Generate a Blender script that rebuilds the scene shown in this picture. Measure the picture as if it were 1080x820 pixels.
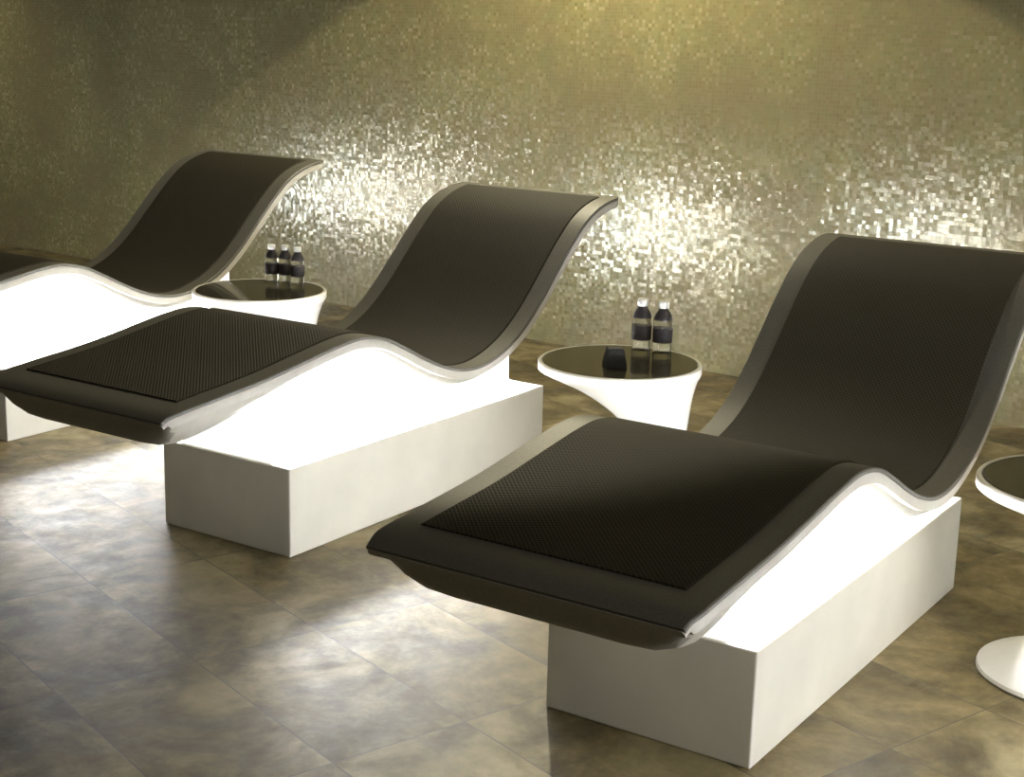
import bpy, bmesh, math, random
from mathutils import Vector, Matrix
random.seed(7)
S = bpy.context.scene
for o in list(bpy.data.objects): bpy.data.objects.remove(o)
COL = S.collection
R = math.radians

# ------------------------------------------------------------------ camera
F_PX, PITCH, ROLL, EYE = 1611.0, R(13.5), R(1.4), 1.55
cd = bpy.data.cameras.new('camera'); cam = bpy.data.objects.new('camera', cd); COL.objects.link(cam)
fw = Vector((0, math.cos(PITCH), -math.sin(PITCH))); up = Vector((0, math.sin(PITCH), math.cos(PITCH))); rt = Vector((1, 0, 0))
cr, sr = math.cos(ROLL), math.sin(ROLL)
Rv = rt*cr + up*sr; Uv = -rt*sr + up*cr
cam.matrix_world = Matrix(((Rv.x, Uv.x, -fw.x, 0), (Rv.y, Uv.y, -fw.y, 0), (Rv.z, Uv.z, -fw.z, EYE), (0, 0, 0, 1)))
cd.sensor_fit = 'HORIZONTAL'; cd.sensor_width = 36; cd.lens = 36*F_PX/1080; cd.clip_start = 0.05; cd.clip_end = 100
S.camera = cam

# ------------------------------------------------------------------ view, world, room light
S.view_settings.view_transform = 'Standard'; S.view_settings.look = 'None'
S.view_settings.gamma = 1; S.view_settings.use_curve_mapping = False
S.view_settings.exposure = 0.0
W = bpy.data.worlds.new('world'); S.world = W; W.use_nodes = True
W.node_tree.nodes['Background'].inputs[0].default_value = (1.0, 0.93, 0.72, 1)
W.node_tree.nodes['Background'].inputs[1].default_value = 0.08
PANEL_EMIT = 0.95
STRIP_EMIT = 300.0
def area(name, loc, target, sx, sy, power, color):
    l = bpy.data.lights.new(name, 'AREA'); l.shape = 'RECTANGLE'; l.size = sx; l.size_y = sy
    l.energy = power; l.color = color
    o = bpy.data.objects.new(name, l); COL.objects.link(o); o.location = loc
    o.rotation_euler = (Vector(target)-Vector(loc)).to_track_quat('-Z', 'Y').to_euler()
    return o
area('fill_light', (-0.8, 5.2, 2.6), (-0.1, 7.4, 0.9), 7.0, 1.0, 3, (1.0, 0.90, 0.64))  # unseen soft wash, added to lift the ambient light on the wall
area('fill_light', (2.4, 0.0, 2.6), (0.2, 3.6, 0.3), 2.0, 1.2, 50, (1.0, 0.94, 0.80))  # added fill from the camera side, brightens lounger fronts and base sides
# two wide downlights near the mosaic wall; the gap between their cones leaves a dark wedge
def spot(name, loc, aim, power, ang, blend, color):
    l = bpy.data.lights.new(name, 'SPOT'); l.energy = power; l.color = color; l.spot_size = R(ang); l.spot_blend = blend; l.shadow_soft_size = 0.04
    o = bpy.data.objects.new(name, l); COL.objects.link(o); o.location = loc
    o.rotation_euler = (Vector(aim)-Vector(loc)).to_track_quat('-Z', 'Y').to_euler(); return o
spot('wall_spot', (0.06, 6.66, 2.65), (0.06, 6.66, 0), 200, 123, 0.03, (1.0, 0.90, 0.62))
spot('wall_spot', (-4.42, 10.16, 2.65), (-4.42, 10.16, 0), 75, 123, 0.6, (1.0, 0.90, 0.62))
spot('wall_spot', (2.75, 4.56, 2.65), (2.75, 4.56, 0), 70, 123, 0.6, (1.0, 0.90, 0.62))  # extra spot, added to fill the dark cone edge at upper right

# ------------------------------------------------------------------ materials
class NT:
    def __init__(s, name):
        s.m = bpy.data.materials.new(name); s.m.use_nodes = True; s.t = s.m.node_tree
        s.b = s.t.nodes['Principled BSDF']
    def n(s, typ, **kw):
        nd = s.t.nodes.new(typ)
        for k, v in kw.items(): setattr(nd, k, v)
        return nd
    def l(s, a, b): s.t.links.new(a, b)
    def math(s, op, a, b=None, c=None):
        nd = s.n('ShaderNodeMath', operation=op)
        for i, v in enumerate((a, b, c)):
            if v is None: continue
            if isinstance(v, (int, float)): nd.inputs[i].default_value = v
            else: s.l(v, nd.inputs[i])
        return nd.outputs[0]
    def ramp(s, fac, stops, interp='LINEAR'):
        nd = s.n('ShaderNodeValToRGB'); cr_ = nd.color_ramp; cr_.interpolation = interp
        while len(cr_.elements) < len(stops): cr_.elements.new(0.5)
        for e, (p, c) in zip(cr_.elements, stops): e.position = p; e.color = (*c, 1)
        s.l(fac, nd.inputs[0]); return nd.outputs[0]
    def mix(s, fac, a, b, typ='MIX'):
        nd = s.n('ShaderNodeMix', data_type='RGBA', blend_type=typ)
        for sock, v in ((nd.inputs[0], fac), (nd.inputs[6], a), (nd.inputs[7], b)):
            if isinstance(v, (int, float)): sock.default_value = v
            elif isinstance(v, tuple): sock.default_value = (*v, 1)
            else: s.l(v, sock)
        return nd.outputs[2]
def simple(name, col, rough=0.5, metal=0.0, noise=0.0, scale=30, bump=0.0, **kw):
    k = NT(name); k.b.inputs['Base Color'].default_value = (*col, 1)
    k.b.inputs['Roughness'].default_value = rough; k.b.inputs['Metallic'].default_value = metal
    tc = k.n('ShaderNodeTexCoord'); nz = k.n('ShaderNodeTexNoise'); nz.inputs['Scale'].default_value = scale
    nz.inputs['Detail'].default_value = 4; k.l(tc.outputs['Object'], nz.inputs['Vector'])
    if noise:
        d = tuple(max(0, c*(1-noise)) for c in col); h = tuple(min(1, c*(1+noise)) for c in col)
        k.l(k.ramp(nz.outputs['Fac'], [(0.3, d), (0.7, h)]), k.b.inputs['Base Color'])
    if bump:
        b = k.n('ShaderNodeBump'); b.inputs['Strength'].default_value = bump; b.inputs['Distance'].default_value = 0.002
        k.l(nz.outputs['Fac'], b.inputs['Height']); k.l(b.outputs[0], k.b.inputs['Normal'])
    for kk, v in kw.items(): k.b.inputs[kk.replace('_', ' ')].default_value = v
    return k.m
M = {}
M['shell'] = simple('pale_fibreglass', (0.62, 0.60, 0.54), 0.38, noise=0.04)
M['border'] = simple('grey_border', (0.15, 0.145, 0.125), 0.5, noise=0.12, scale=180, bump=0.15)
M['fascia_lifted'] = simple('lifted_grey_foot_end', (0.38, 0.37, 0.33), 0.5, noise=0.10, scale=120, bump=0.1)  # border grey made lighter to offset shade on the down-facing foot end
M['base'] = simple('white_base', (0.74, 0.72, 0.64), 0.5, noise=0.06, scale=5)
M['white'] = simple('white_gloss', (0.80, 0.78, 0.72), 0.22, noise=0.03)
M['black'] = simple('black_plastic', (0.006, 0.006, 0.005), 0.75, noise=0.1)
M['label'] = simple('dark_label', (0.05, 0.042, 0.045), 0.5, noise=0.3, scale=60)
M['cap'] = simple('silver_cap', (0.72, 0.70, 0.64), 0.35, noise=0.05)
M['neckband'] = simple('dark_neck_band', (0.035, 0.03, 0.03), 0.3, noise=0.1)
M['darkglass'] = simple('smoked_glass', (0.045, 0.042, 0.03), 0.08, noise=0.15, scale=3)
k = NT('clear_bottle'); k.b.inputs['Base Color'].default_value = (0.95, 0.96, 0.92, 1); k.b.inputs['Roughness'].default_value = 0.04
k.b.inputs['Transmission Weight'].default_value = 0.95; k.b.inputs['IOR'].default_value = 1.33; M['clear'] = k.m
# woven mat: fine diagonal weave
k = NT('woven_mat'); tc = k.n('ShaderNodeTexCoord'); mp = k.n('ShaderNodeMapping'); mp.inputs['Rotation'].default_value = (0, 0, R(8))
k.l(tc.outputs['Object'], mp.inputs['Vector'])
sep = k.n('ShaderNodeSeparateXYZ'); k.l(mp.outputs[0], sep.inputs[0])
a_ = k.math('SINE', k.math('MULTIPLY', sep.outputs[0], 620.0)); b_ = k.math('SINE', k.math('MULTIPLY', sep.outputs[1], 480.0))
wv = k.math('MULTIPLY_ADD', k.math('MULTIPLY', a_, b_), 0.5, 0.5)
k.l(k.ramp(wv, [(0.15, (0.020, 0.018, 0.011)), (0.85, (0.048, 0.042, 0.028))]), k.b.inputs['Base Color'])
k.b.inputs['Roughness'].default_value = 0.7; k.b.inputs['Specular IOR Level'].default_value = 0.3
bp = k.n('ShaderNodeBump'); bp.inputs['Strength'].default_value = 0.5; bp.inputs['Distance'].default_value = 0.002
k.l(wv, bp.inputs['Height']); k.l(bp.outputs[0], k.b.inputs['Normal']); M['mat'] = k.m
# light giving panel under the shell
def emit(name, col, st):
    k = NT(name); k.b.inputs['Base Color'].default_value = (*col, 1)
    k.b.inputs['Emission Color'].default_value = (*col, 1); k.b.inputs['Emission Strength'].default_value = st; return k.m
M['panel'] = emit('lit_diffuser', (1.0, 0.99, 0.95), PANEL_EMIT)
M['headstrip'] = emit('head_led_strip', (0.80, 0.88, 1.0), 190.0)
M['strip'] = emit('led_strip', (0.97, 0.98, 1.0), STRIP_EMIT)

# mosaic wall
TILE = 0.0175
k = NT('mosaic_wall'); tc = k.n('ShaderNodeTexCoord')
vm = k.n('ShaderNodeVectorMath', operation='SCALE'); vm.inputs['Scale'].default_value = 1/TILE
k.l(tc.outputs['Object'], vm.inputs[0])
fl = k.n('ShaderNodeVectorMath', operation='FLOOR'); k.l(vm.outputs[0], fl.inputs[0])
sp = k.n('ShaderNodeSeparateXYZ'); k.l(fl.outputs[0], sp.inputs[0])
cb = k.n('ShaderNodeCombineXYZ'); k.l(sp.outputs[0], cb.inputs[0]); k.l(sp.outputs[2], cb.inputs[1])
wn = k.n('ShaderNodeTexWhiteNoise', noise_dimensions='3D'); k.l(cb.outputs[0], wn.inputs['Vector'])
col = k.ramp(wn.outputs['Value'], [(0.0, (0.36, 0.33, 0.16)), (0.25, (0.46, 0.42, 0.22)), (0.5, (0.52, 0.47, 0.26)), (0.7, (0.44, 0.45, 0.25)), (0.85, (0.60, 0.55, 0.34)), (1.0, (0.74, 0.70, 0.52))])
ns = k.n('ShaderNodeTexNoise'); ns.inputs['Scale'].default_value = 2.2; ns.inputs['Detail'].default_value = 6; ns.inputs['Roughness'].default_value = 0.65
k.l(tc.outputs['Object'], ns.inputs['Vector'])
col = k.mix(k.ramp(ns.outputs['Fac'], [(0.42, (0, 0, 0)), (0.60, (0.8, 0.8, 0.8))]), col, (0.40, 0.33, 0.20))
ns2 = k.n('ShaderNodeTexNoise'); ns2.inputs['Scale'].default_value = 9; ns2.inputs['Detail'].default_value = 5
k.l(tc.outputs['Object'], ns2.inputs['Vector'])
col = k.mix(k.ramp(ns2.outputs['Fac'], [(0.45, (0, 0, 0)), (0.7, (0.6, 0.6, 0.6))]), col, (0.33, 0.36, 0.20))
fr = k.n('ShaderNodeVectorMath', operation='FRACTION'); k.l(vm.outputs[0], fr.inputs[0])
sf = k.n('ShaderNodeSeparateXYZ'); k.l(fr.outputs[0], sf.inputs[0])
gx = k.math('LESS_THAN', sf.outputs[0], 0.12); gz = k.math('LESS_THAN', sf.outputs[2], 0.12)
gr = k.math('MAXIMUM', gx, gz)
col = k.mix(1.0, col, (0.64, 0.60, 0.47), 'MULTIPLY')
col = k.mix(gr, col, (0.19, 0.175, 0.09))
k.l(col, k.b.inputs['Base Color'])
k.b.inputs['Metallic'].default_value = 0.22
k.l(k.math('MULTIPLY_ADD', gr, 0.35, 0.24), k.b.inputs['Roughness'])
geo = k.n('ShaderNodeNewGeometry')
sub = k.n('ShaderNodeVectorMath', operation='SUBTRACT'); k.l(wn.outputs['Color'], sub.inputs[0]); sub.inputs[1].default_value = (0.5, 0.5, 0.5)
sc = k.n('ShaderNodeVectorMath', operation='SCALE'); sc.inputs['Scale'].default_value = 0.12; k.l(sub.outputs[0], sc.inputs[0])
ad = k.n('ShaderNodeVectorMath', operation='ADD'); k.l(geo.outputs['Normal'], ad.inputs[0]); k.l(sc.outputs[0], ad.inputs[1])
nm = k.n('ShaderNodeVectorMath', operation='NORMALIZE'); k.l(ad.outputs[0], nm.inputs[0]); k.l(nm.outputs[0], k.b.inputs['Normal']); k.l(nm.outputs[0], k.b.inputs['Coat Normal'])
k.b.inputs['Coat Weight'].default_value = 0.5; k.b.inputs['Coat IOR'].default_value = 2.1; k.b.inputs['Coat Roughness'].default_value = 0.24
M['mosaic'] = k.m

# stone floor tiles
k = NT('stone_floor'); tc = k.n('ShaderNodeTexCoord')
mp = k.n('ShaderNodeMapping'); mp.vector_type = 'TEXTURE'
TA = R(38)
mp.inputs['Rotation'].default_value = (0, 0, TA)
k.l(tc.outputs['Object'], mp.inputs['Vector'])
sp = k.n('ShaderNodeSeparateXYZ'); k.l(mp.outputs[0], sp.inputs[0])
px = k.math('DIVIDE', k.math('SUBTRACT', sp.outputs[0], 1.552), 0.348)
py = k.math('DIVIDE', k.math('SUBTRACT', sp.outputs[1], 3.226), 0.65)
cx = k.math('FLOOR', px); cy = k.math('FLOOR', py)
fx = k.math('SUBTRACT', px, cx); fy = k.math('SUBTRACT', py, cy)
ex = k.math('MULTIPLY', k.math('MINIMUM', fx, k.math('SUBTRACT', 1.0, fx)), 0.348)
ey = k.math('MULTIPLY', k.math('MINIMUM', fy, k.math('SUBTRACT', 1.0, fy)), 0.65)
gro = k.math('LESS_THAN', k.math('MINIMUM', ex, ey), 0.0018)
cb = k.n('ShaderNodeCombineXYZ'); k.l(cx, cb.inputs[0]); k.l(cy, cb.inputs[1])
wn = k.n('ShaderNodeTexWhiteNoise'); k.l(cb.outputs[0], wn.inputs['Vector'])
off = k.n('ShaderNodeVectorMath', operation='MULTIPLY_ADD'); k.l(wn.outputs['Color'], off.inputs[0]); off.inputs[1].default_value = (7, 7, 7); k.l(mp.outputs[0], off.inputs[2])
n1 = k.n('ShaderNodeTexNoise'); n1.inputs['Scale'].default_value = 3.2; n1.inputs['Detail'].default_value = 9; n1.inputs['Roughness'].default_value = 0.62; n1.inputs['Distortion'].default_value = 0.6
k.l(off.outputs[0], n1.inputs['Vector'])
n2 = k.n('ShaderNodeTexNoise'); n2.inputs['Scale'].default_value = 13; n2.inputs['Detail'].default_value = 8; n2.inputs['Roughness'].default_value = 0.7
k.l(off.outputs[0], n2.inputs['Vector'])
c1 = k.ramp(n1.outputs['Fac'], [(0.36, (0.03, 0.027, 0.015)), (0.45, (0.12, 0.092, 0.045)), (0.53, (0.27, 0.215, 0.12)), (0.64, (0.50, 0.45, 0.32))])
c2 = k.ramp(n2.outputs['Fac'], [(0.3, (0.06, 0.05, 0.03)), (0.5, (0.20, 0.175, 0.11)), (0.7, (0.42, 0.38, 0.29))])
col = k.mix(0.38, c1, c2)
col = k.mix(1.0, col, (0.58, 0.54, 0.40), 'MULTIPLY')
col = k.mix(gro, col, (0.06, 0.052, 0.034))
k.l(col, k.b.inputs['Base Color'])
k.l(k.ramp(n2.outputs['Fac'], [(0.3, (0.55,)*3), (0.7, (0.34,)*3)]), k.b.inputs['Roughness'])
bp = k.n('ShaderNodeBump'); bp.inputs['Strength'].default_value = 0.35; bp.inputs['Distance'].default_value = 0.003
k.l(k.math('SUBTRACT', n2.outputs['Fac'], gro), bp.inputs['Height']); k.b.inputs['Specular IOR Level'].default_value = 0.36; k.l(bp.outputs[0], k.b.inputs['Normal'])
M['floor'] = k.m
M['ceiling'] = simple('ceiling_paint', (0.12, 0.11, 0.08), 0.8, noise=0.05, scale=3)
M['paint'] = simple('wall_paint', (0.16, 0.145, 0.10), 0.7, noise=0.05, scale=3)

# ------------------------------------------------------------------ mesh helpers
def link(name, bm, mats, parent=None, smooth=None, loc=None):
    me = bpy.data.meshes.new(name)
    bmesh.ops.recalc_face_normals(bm, faces=bm.faces)
    bm.to_mesh(me); bm.free()
    for m in (mats if isinstance(mats, (list, tuple)) else [mats]): me.materials.append(m)
    o = bpy.data.objects.new(name, me); COL.objects.link(o)
    if parent: o.parent = parent
    if loc: o.location = loc
    if smooth is not None:
        for p in me.polygons: p.use_smooth = True
        try: me.set_sharp_from_angle(angle=R(smooth))
        except Exception: pass
    return o
def tag(o, label=None, cat=None, group=None, kind=None):
    if label: o['label'] = label
    if cat: o['category'] = cat
    if group: o['group'] = group
    if kind: o['kind'] = kind
    return o
def empty(name, loc, rz=0):
    o = bpy.data.objects.new(name, None); o.empty_display_size = 0.1; COL.objects.link(o)
    o.location = loc; o.rotation_euler = (0, 0, rz); return o
def copy_tree(o, parent=None):
    c = o.copy(); COL.objects.link(c)
    if parent: c.parent = parent
    for ch in list(o.children): copy_tree(ch, c)
    return c
def box_bm(x0, x1, y0, y1, z0, z1, bev=0.0, seg=2):
    bm = bmesh.new(); bmesh.ops.create_cube(bm, size=1)
    for v in bm.verts: v.co = ((x0+x1)/2+v.co.x*(x1-x0), (y0+y1)/2+v.co.y*(y1-y0), (z0+z1)/2+v.co.z*(z1-z0))
    if bev: bmesh.ops.bevel(bm, geom=list(bm.edges), offset=bev, segments=seg, affect='EDGES', profile=0.5)
    return bm
def loft(rings, cap=True, closed=True):
    bm = bmesh.new(); vr = [[bm.verts.new(p) for p in r] for r in rings]; n = len(rings[0])
    for a, b in zip(vr[:-1], vr[1:]):
        for i in range(n if closed else n-1):
            bm.faces.new((a[i], a[(i+1) % n], b[(i+1) % n], b[i]))
    if cap:
        bm.faces.new(vr[0]); bm.faces.new(vr[-1])
    return bm
def lathe(profile, seg=48, cap=True):
    return loft([[(r*math.cos(2*math.pi*i/seg), r*math.sin(2*math.pi*i/seg), z) for i in range(seg)] for r, z in profile], cap)

# ------------------------------------------------------------------ room shell
WYAW, WD = R(-38.0), 7.595
tag(link('floor', box_bm(-9, 9, -3, 16, -0.1, 0), M['floor']), kind='structure')
w = link('wall_back', box_bm(-9, 9, 0, 0.2, 0, 2.7), M['mosaic'])
w.location = (0, WD, 0); w.rotation_euler = (0, 0, WYAW); tag(w, kind='structure')
c = link('ceiling', box_bm(-9, 9, -3, 16, 2.7, 2.8), M['ceiling']); tag(c, kind='structure')

# ------------------------------------------------------------------ lounger (local x: foot to head, local y: across, origin at a base corner)
V0, V1 = -0.14, 0.57
BW, BL, BH = 0.52, 1.36, 0.272
KEY = [(-0.61, .550), (-0.59, .562), (-0.56, .569), (-0.45, .580), (-0.24, .600), (-0.05, .628), (.08, .646), (.17, .650), (.27, .630), (.36, .590), (.46, .540), (.56, .497), (.66, .470), (.75, .464), (.83, .475), (.93, .508), (1.02, .558), (1.11, .628), (1.20, .712), (1.29, .795), (1.38, .866), (1.46, .906), (1.54, .928), (1.62, .938)]
DEP = [(-.61, .016), (-.594, .020), (-.590, .045), (-.575, .084), (-.55, .106), (-.50, .114), (-.40, .106), (-.25, .082), (-.05, .062), (.1, .056), (.3, .054), (.7, .060), (1.2, .062), (1.45, .055), (1.57, .036), (1.62, .024)]
def interp(t, xs):
    if t <= xs[0][0]: return xs[0][1]
    for (a, b), (c_, d) in zip(xs, xs[1:]):
        if t <= c_: return b+(d-b)*(t-a)/(c_-a)
    return xs[-1][1]
def spline(s):
    # Catmull-Rom through KEY as a function of s
    i = 0
    while i < len(KEY)-2 and s > KEY[i+1][0]: i += 1
    p1, p2 = KEY[i], KEY[i+1]; p0 = KEY[i-1] if i else p1; p3 = KEY[i+2] if i+2 < len(KEY) else p2
    h = p2[0]-p1[0]; t = (s-p1[0])/h
    m1 = (p2[1]-p0[1])/(p2[0]-p0[0]); m2 = (p3[1]-p1[1])/(p3[0]-p1[0])
    return (2*t**3-3*t**2+1)*p1[1]+(t**3-2*t**2+t)*h*m1+(-2*t**3+3*t**2)*p2[1]+(t**3-t**2)*h*m2
def frame(s):
    e = 0.004; z = spline(s); dz = (spline(min(s+e, 1.62))-spline(max(s-e, -.61)))/(min(s+e, 1.62)-max(s-e, -.61))
    n = Vector((-dz, 0, 1)).normalized(); return Vector((s, 0, z)), n
def stations(a, b, n): return [a+(b-a)*i/n for i in range(n+1)]
def section(s, prof):
    p, n = frame(s); c_ = (V0+V1)/2
    k_ = max(0.0, (-.55-s)/.05, (s-1.58)/.04); w_ = (V1-V0)/2; g = (w_-.010*min(1, k_)**2)/w_   # corners rounded in plan
    prof = [(c_+(v-c_)*g, d) for v, d in prof]
    return [(p.x+n.x*d, v, p.z+n.z*d) for v, d in prof]
def belly_prof(s):
    D = interp(s, DEP); f = min(0.026, D*0.8)
    # foot end is pulled in at its corners
    q = max(0.0, 1-(s+.61)/.16); ins = 0.05*q*q
    near = [(V0+0.004, 0), (V0, -0.006), (V0, -f), (V0+.014, -f-.002), (V0+.020+ins*.3, -f-(D-f)*.35), (V0+.042+ins*.6, -f-(D-f)*.72), (V0+.085+ins, -f-(D-f)*.95), (V0+.15+ins, -D)]
    c_ = V0+V1
    return near+[(c_-v, d) for v, d in reversed(near)]
def make_lounger():
    root = empty('lounger', (0, 0, 0))
    link('base', box_bm(0, BL, 0, BW, 0, BH, 0.004), M['base'], root)
    st = stations(-.61, -.40, 30)+stations(-.40, 1.62, 90)[1:]
    bm = loft([section(s, belly_prof(s)) for s in st])
    sh = link('shell', bm, [M['shell'], M['fascia_lifted']], root, 35)
    for p in sh.data.polygons:      # the rolled foot end has the border grey lightened against its underside shade
        if (p.center.x < -.36 and p.normal.x < -.3 and abs(p.normal.y) < .75) or p.center.x < -.604: p.material_index = 1
    # grey border, a frame lying on the shell
    m = 0.062
    def strip(a, b, s0, s1, n, h0, h1):
        r = 0.003
        return loft([section(s, [(a, h0), (a, h1-r), (a+r, h1), (b-r, h1), (b, h1-r), (b, h0)]) for s in stations(s0, s1, n)])
    bm = strip(V0-.0015, V1+.0015, -.608, 1.619, 140, -.002, .008)
    link('border', bm, M['border'], root, 30)
    bm = strip(V0+m, V1-m, -.505, 1.575, 110, .004, .012)
    link('mat', bm, M['mat'], root, 30)
    # glowing diffuser between base and shell
    ins = 0.075
    rings = []
    for s in stations(0.010, 1.24, 50):
        zt = spline(s)-interp(s, DEP)+.006
        rings.append([(s, ins, BH-.002), (s, ins, (BH+zt)/2), (s, ins, zt), (s, BW-ins, zt), (s, BW-ins, (BH+zt)/2), (s, BW-ins, BH-.002)])
    d = link('light_panel', loft(rings), M['panel'], root)
    # LED tubes along both sides of the diffuser and behind it, towards the head
    bm = bmesh.new(); q = ins-.009; zc = BH+.040; rr = .0055
    cs = [(.04, q), (1.22, q), (1.22, BW-q), (.04, BW-q)]
    rings = []
    for k_ in range(4):
        cx_, cy_ = cs[k_]; mx, my = sum(c_[0] for c_ in cs)/4, sum(c_[1] for c_ in cs)/4
        dx, dy = 0, math.copysign(1, cy_-my)
        rings.append([bm.verts.new((cx_+dx*rr*math.cos(t), cy_+dy*rr*math.cos(t), zc+rr*math.sin(t))) for t in [2*math.pi*n_/10 for n_ in range(10)]])
    for k_ in (0, 2):
        a, b = rings[k_], rings[k_+1]
        for n_ in range(10): bm.faces.new((a[n_], a[(n_+1) % 10], b[(n_+1) % 10], b[n_]))
    for r_ in rings: bm.faces.new(r_)
    link('led_strip', bm, M['strip'], root, 60)
    link('head_led_strip', box_bm(1.240, 1.248, .09, BW-.09, BH+.060, BH+.085, .002), M['headstrip'], root)
    return root
proto = make_lounger()
SPOTS = [((.53, 3.00), 56.5, 'dark mat lounger nearest the camera, reaching the right edge of the photo'),
         ((-.64, 4.25), 56.3, 'middle lounger of the three, its grey foot end reaching the left edge of the photo'),
         ((-1.853, 5.418), 56.3, 'farthest lounger at the left, its lit base half hidden by the middle lounger'),
         ((-3.85, 7.02), 56.3, 'lounger just outside the left edge, beyond the farthest lounger in view'),
         ((1.70, 1.78), 56.4, 'lounger just outside the right edge beyond the right-hand round table')]
loungers = []
for i, ((x, y), a, lab) in enumerate(SPOTS):
    o = proto if i == 0 else copy_tree(proto)
    o.location = (x, y, 0); o.rotation_euler = (0, 0, R(a)); loungers.append(o)
    tag(o, lab, 'lounger', 'illuminated loungers in a row')

# ------------------------------------------------------------------ round tables
TZ, TR = 0.50, 0.263
def make_table():
    root = empty('side_table', (0, 0, 0))
    # (z, radius, offset of the centre along local x): the waist leans to one side
    P = [(0, .214, 0), (.006, .221, 0), (.015, .219, .001), (.032, .190, .022), (.056, .152, .052), (.090, .112, .088), (.135, .082, .122), (.190, .073, .140), (.250, .080, .145), (.305, .102, .130), (.350, .128, .108), (.390, .160, .080), (.425, .196, .050), (.450, .230, .022), (.466, .254, .006), (.476, TR, 0), (TZ-.004, TR, 0), (TZ, TR-.004, 0), (TZ, TR-.012, 0), (TZ-.006, TR-.014, 0)]
    seg = 72
    # refine with Catmull-Rom over index
    def cr3(p0, p1, p2, p3, t): return tuple(0.5*(2*b+(c_-a)*t+(2*a-5*b+4*c_-d)*t*t+(3*b-a-3*c_+d)*t**3) for a, b, c_, d in zip(p0, p1, p2, p3))
    Q = list(P[:2])
    for i in range(2, 15):
        for j in range(4): Q.append(cr3(P[i-1], P[i], P[i+1], P[i+2], j/4))
    Q += P[15:]
    bm = loft([[(o_+r*math.cos(2*math.pi*i/seg), r*math.sin(2*math.pi*i/seg), z) for i in range(seg)] for z, r, o_ in Q])
    link('pedestal', bm, M['white'], root, 40)
    link('glass_top', lathe([(TR-.014, TZ-.008), (TR-.014, TZ-.002), (TR-.016, TZ)], 72), M['darkglass'], root, 30)
    return root
tproto = make_table()
TABLES = [((.344, 4.786), 'white round table with dark top holding two small bottles and a black block'),
          ((-1.005, 5.943), 'white round table with dark top holding three small bottles, farthest left'),
          ((1.40, 3.54), 'bare white round table cut by the right edge, beside the nearest lounger')]
for i, ((x, y), lab) in enumerate(TABLES):
    o = tproto if i == 0 else copy_tree(tproto)
    o.location = (x, y, 0); o.rotation_euler = (0, 0, R(-25))
    tag(o, lab, 'table', 'round side tables between the loungers')

# ------------------------------------------------------------------ bottles and block
def make_bottle():
    root = empty('water_bottle', (0, 0, 0))
    link('bottle_body', lathe([(.024, 0), (.030, .002), (.032, .008), (.032, .118), (.031, .130), (.027, .145), (.018, .162), (.014, .172), (.0135, .182)], 32), M['clear'], root, 40)
    link('label', lathe([(.0325, .040), (.0332, .041), (.0332, .096), (.0325, .097)], 32), M['label'], root, 40)
    link('neck_band', lathe([(.0315, .128), (.0318, .130), (.0278, .146), (.0188, .163), (.0150, .172), (.0146, .173)], 32), M['neckband'], root, 50)
    link('cap', lathe([(.0165, .174), (.0180, .176), (.0180, .198), (.0165, .201)], 28), M['cap'], root, 40)
    return root
bproto = make_bottle()
def at(x, y, z):
    d = fw*F_PX+Rv*(x-540)-Uv*(y-410); t = (z-EYE)/d.z; return Vector((0, 0, EYE))+d*t
def point(x, y, z): return (x, y, z)
B = [(676, 368, 'small clear bottle, left of the two on the middle round table'), (698, 371, 'small clear bottle, right of the two on the middle round table'),
     (287, 296, 'small clear bottle, leftmost of the three on the farthest round table'), (301, 297, 'small clear bottle, middle one of the three on the farthest round table'), (314, 299, 'small clear bottle, rightmost of the three on the farthest round table')]
BP = []
for bx, by, lab in B:
    p = at(bx, by, TZ); BP.append(p)
BLOC = [(tuple(p), b[2]) for p, b in zip(BP, B)]
for i, (p, lab) in enumerate(BLOC):
    o = bproto if i == 0 else copy_tree(bproto)
    o.location = p; o.rotation_euler = (0, 0, random.uniform(0, 6))
    if i < 2: o.scale = (1.0, 1.0, .84)
    else: o.scale = (.86, .86, .74)
    tag(o, lab, 'bottle', 'bottles on the round tables')
r = 0.034
bm = loft([[(sx*q*r, sy*q*r, z) for sx, sy in ((1, 1), (-1, 1), (-1, -1), (1, -1))] for q, z in ((1.0, 0), (1.0, .004), (.72, .056), (.68, .059))])
bmesh.ops.bevel(bm, geom=list(bm.edges), offset=.0015, segments=2, affect='EDGES')
o = link('table_block', bm, M['black'], None, 30); p = at(648, 386, TZ); o.location = p; o.rotation_euler = (0, 0, R(8))
tag(o, 'small black tapered block on the dark top of the middle round table', 'block')
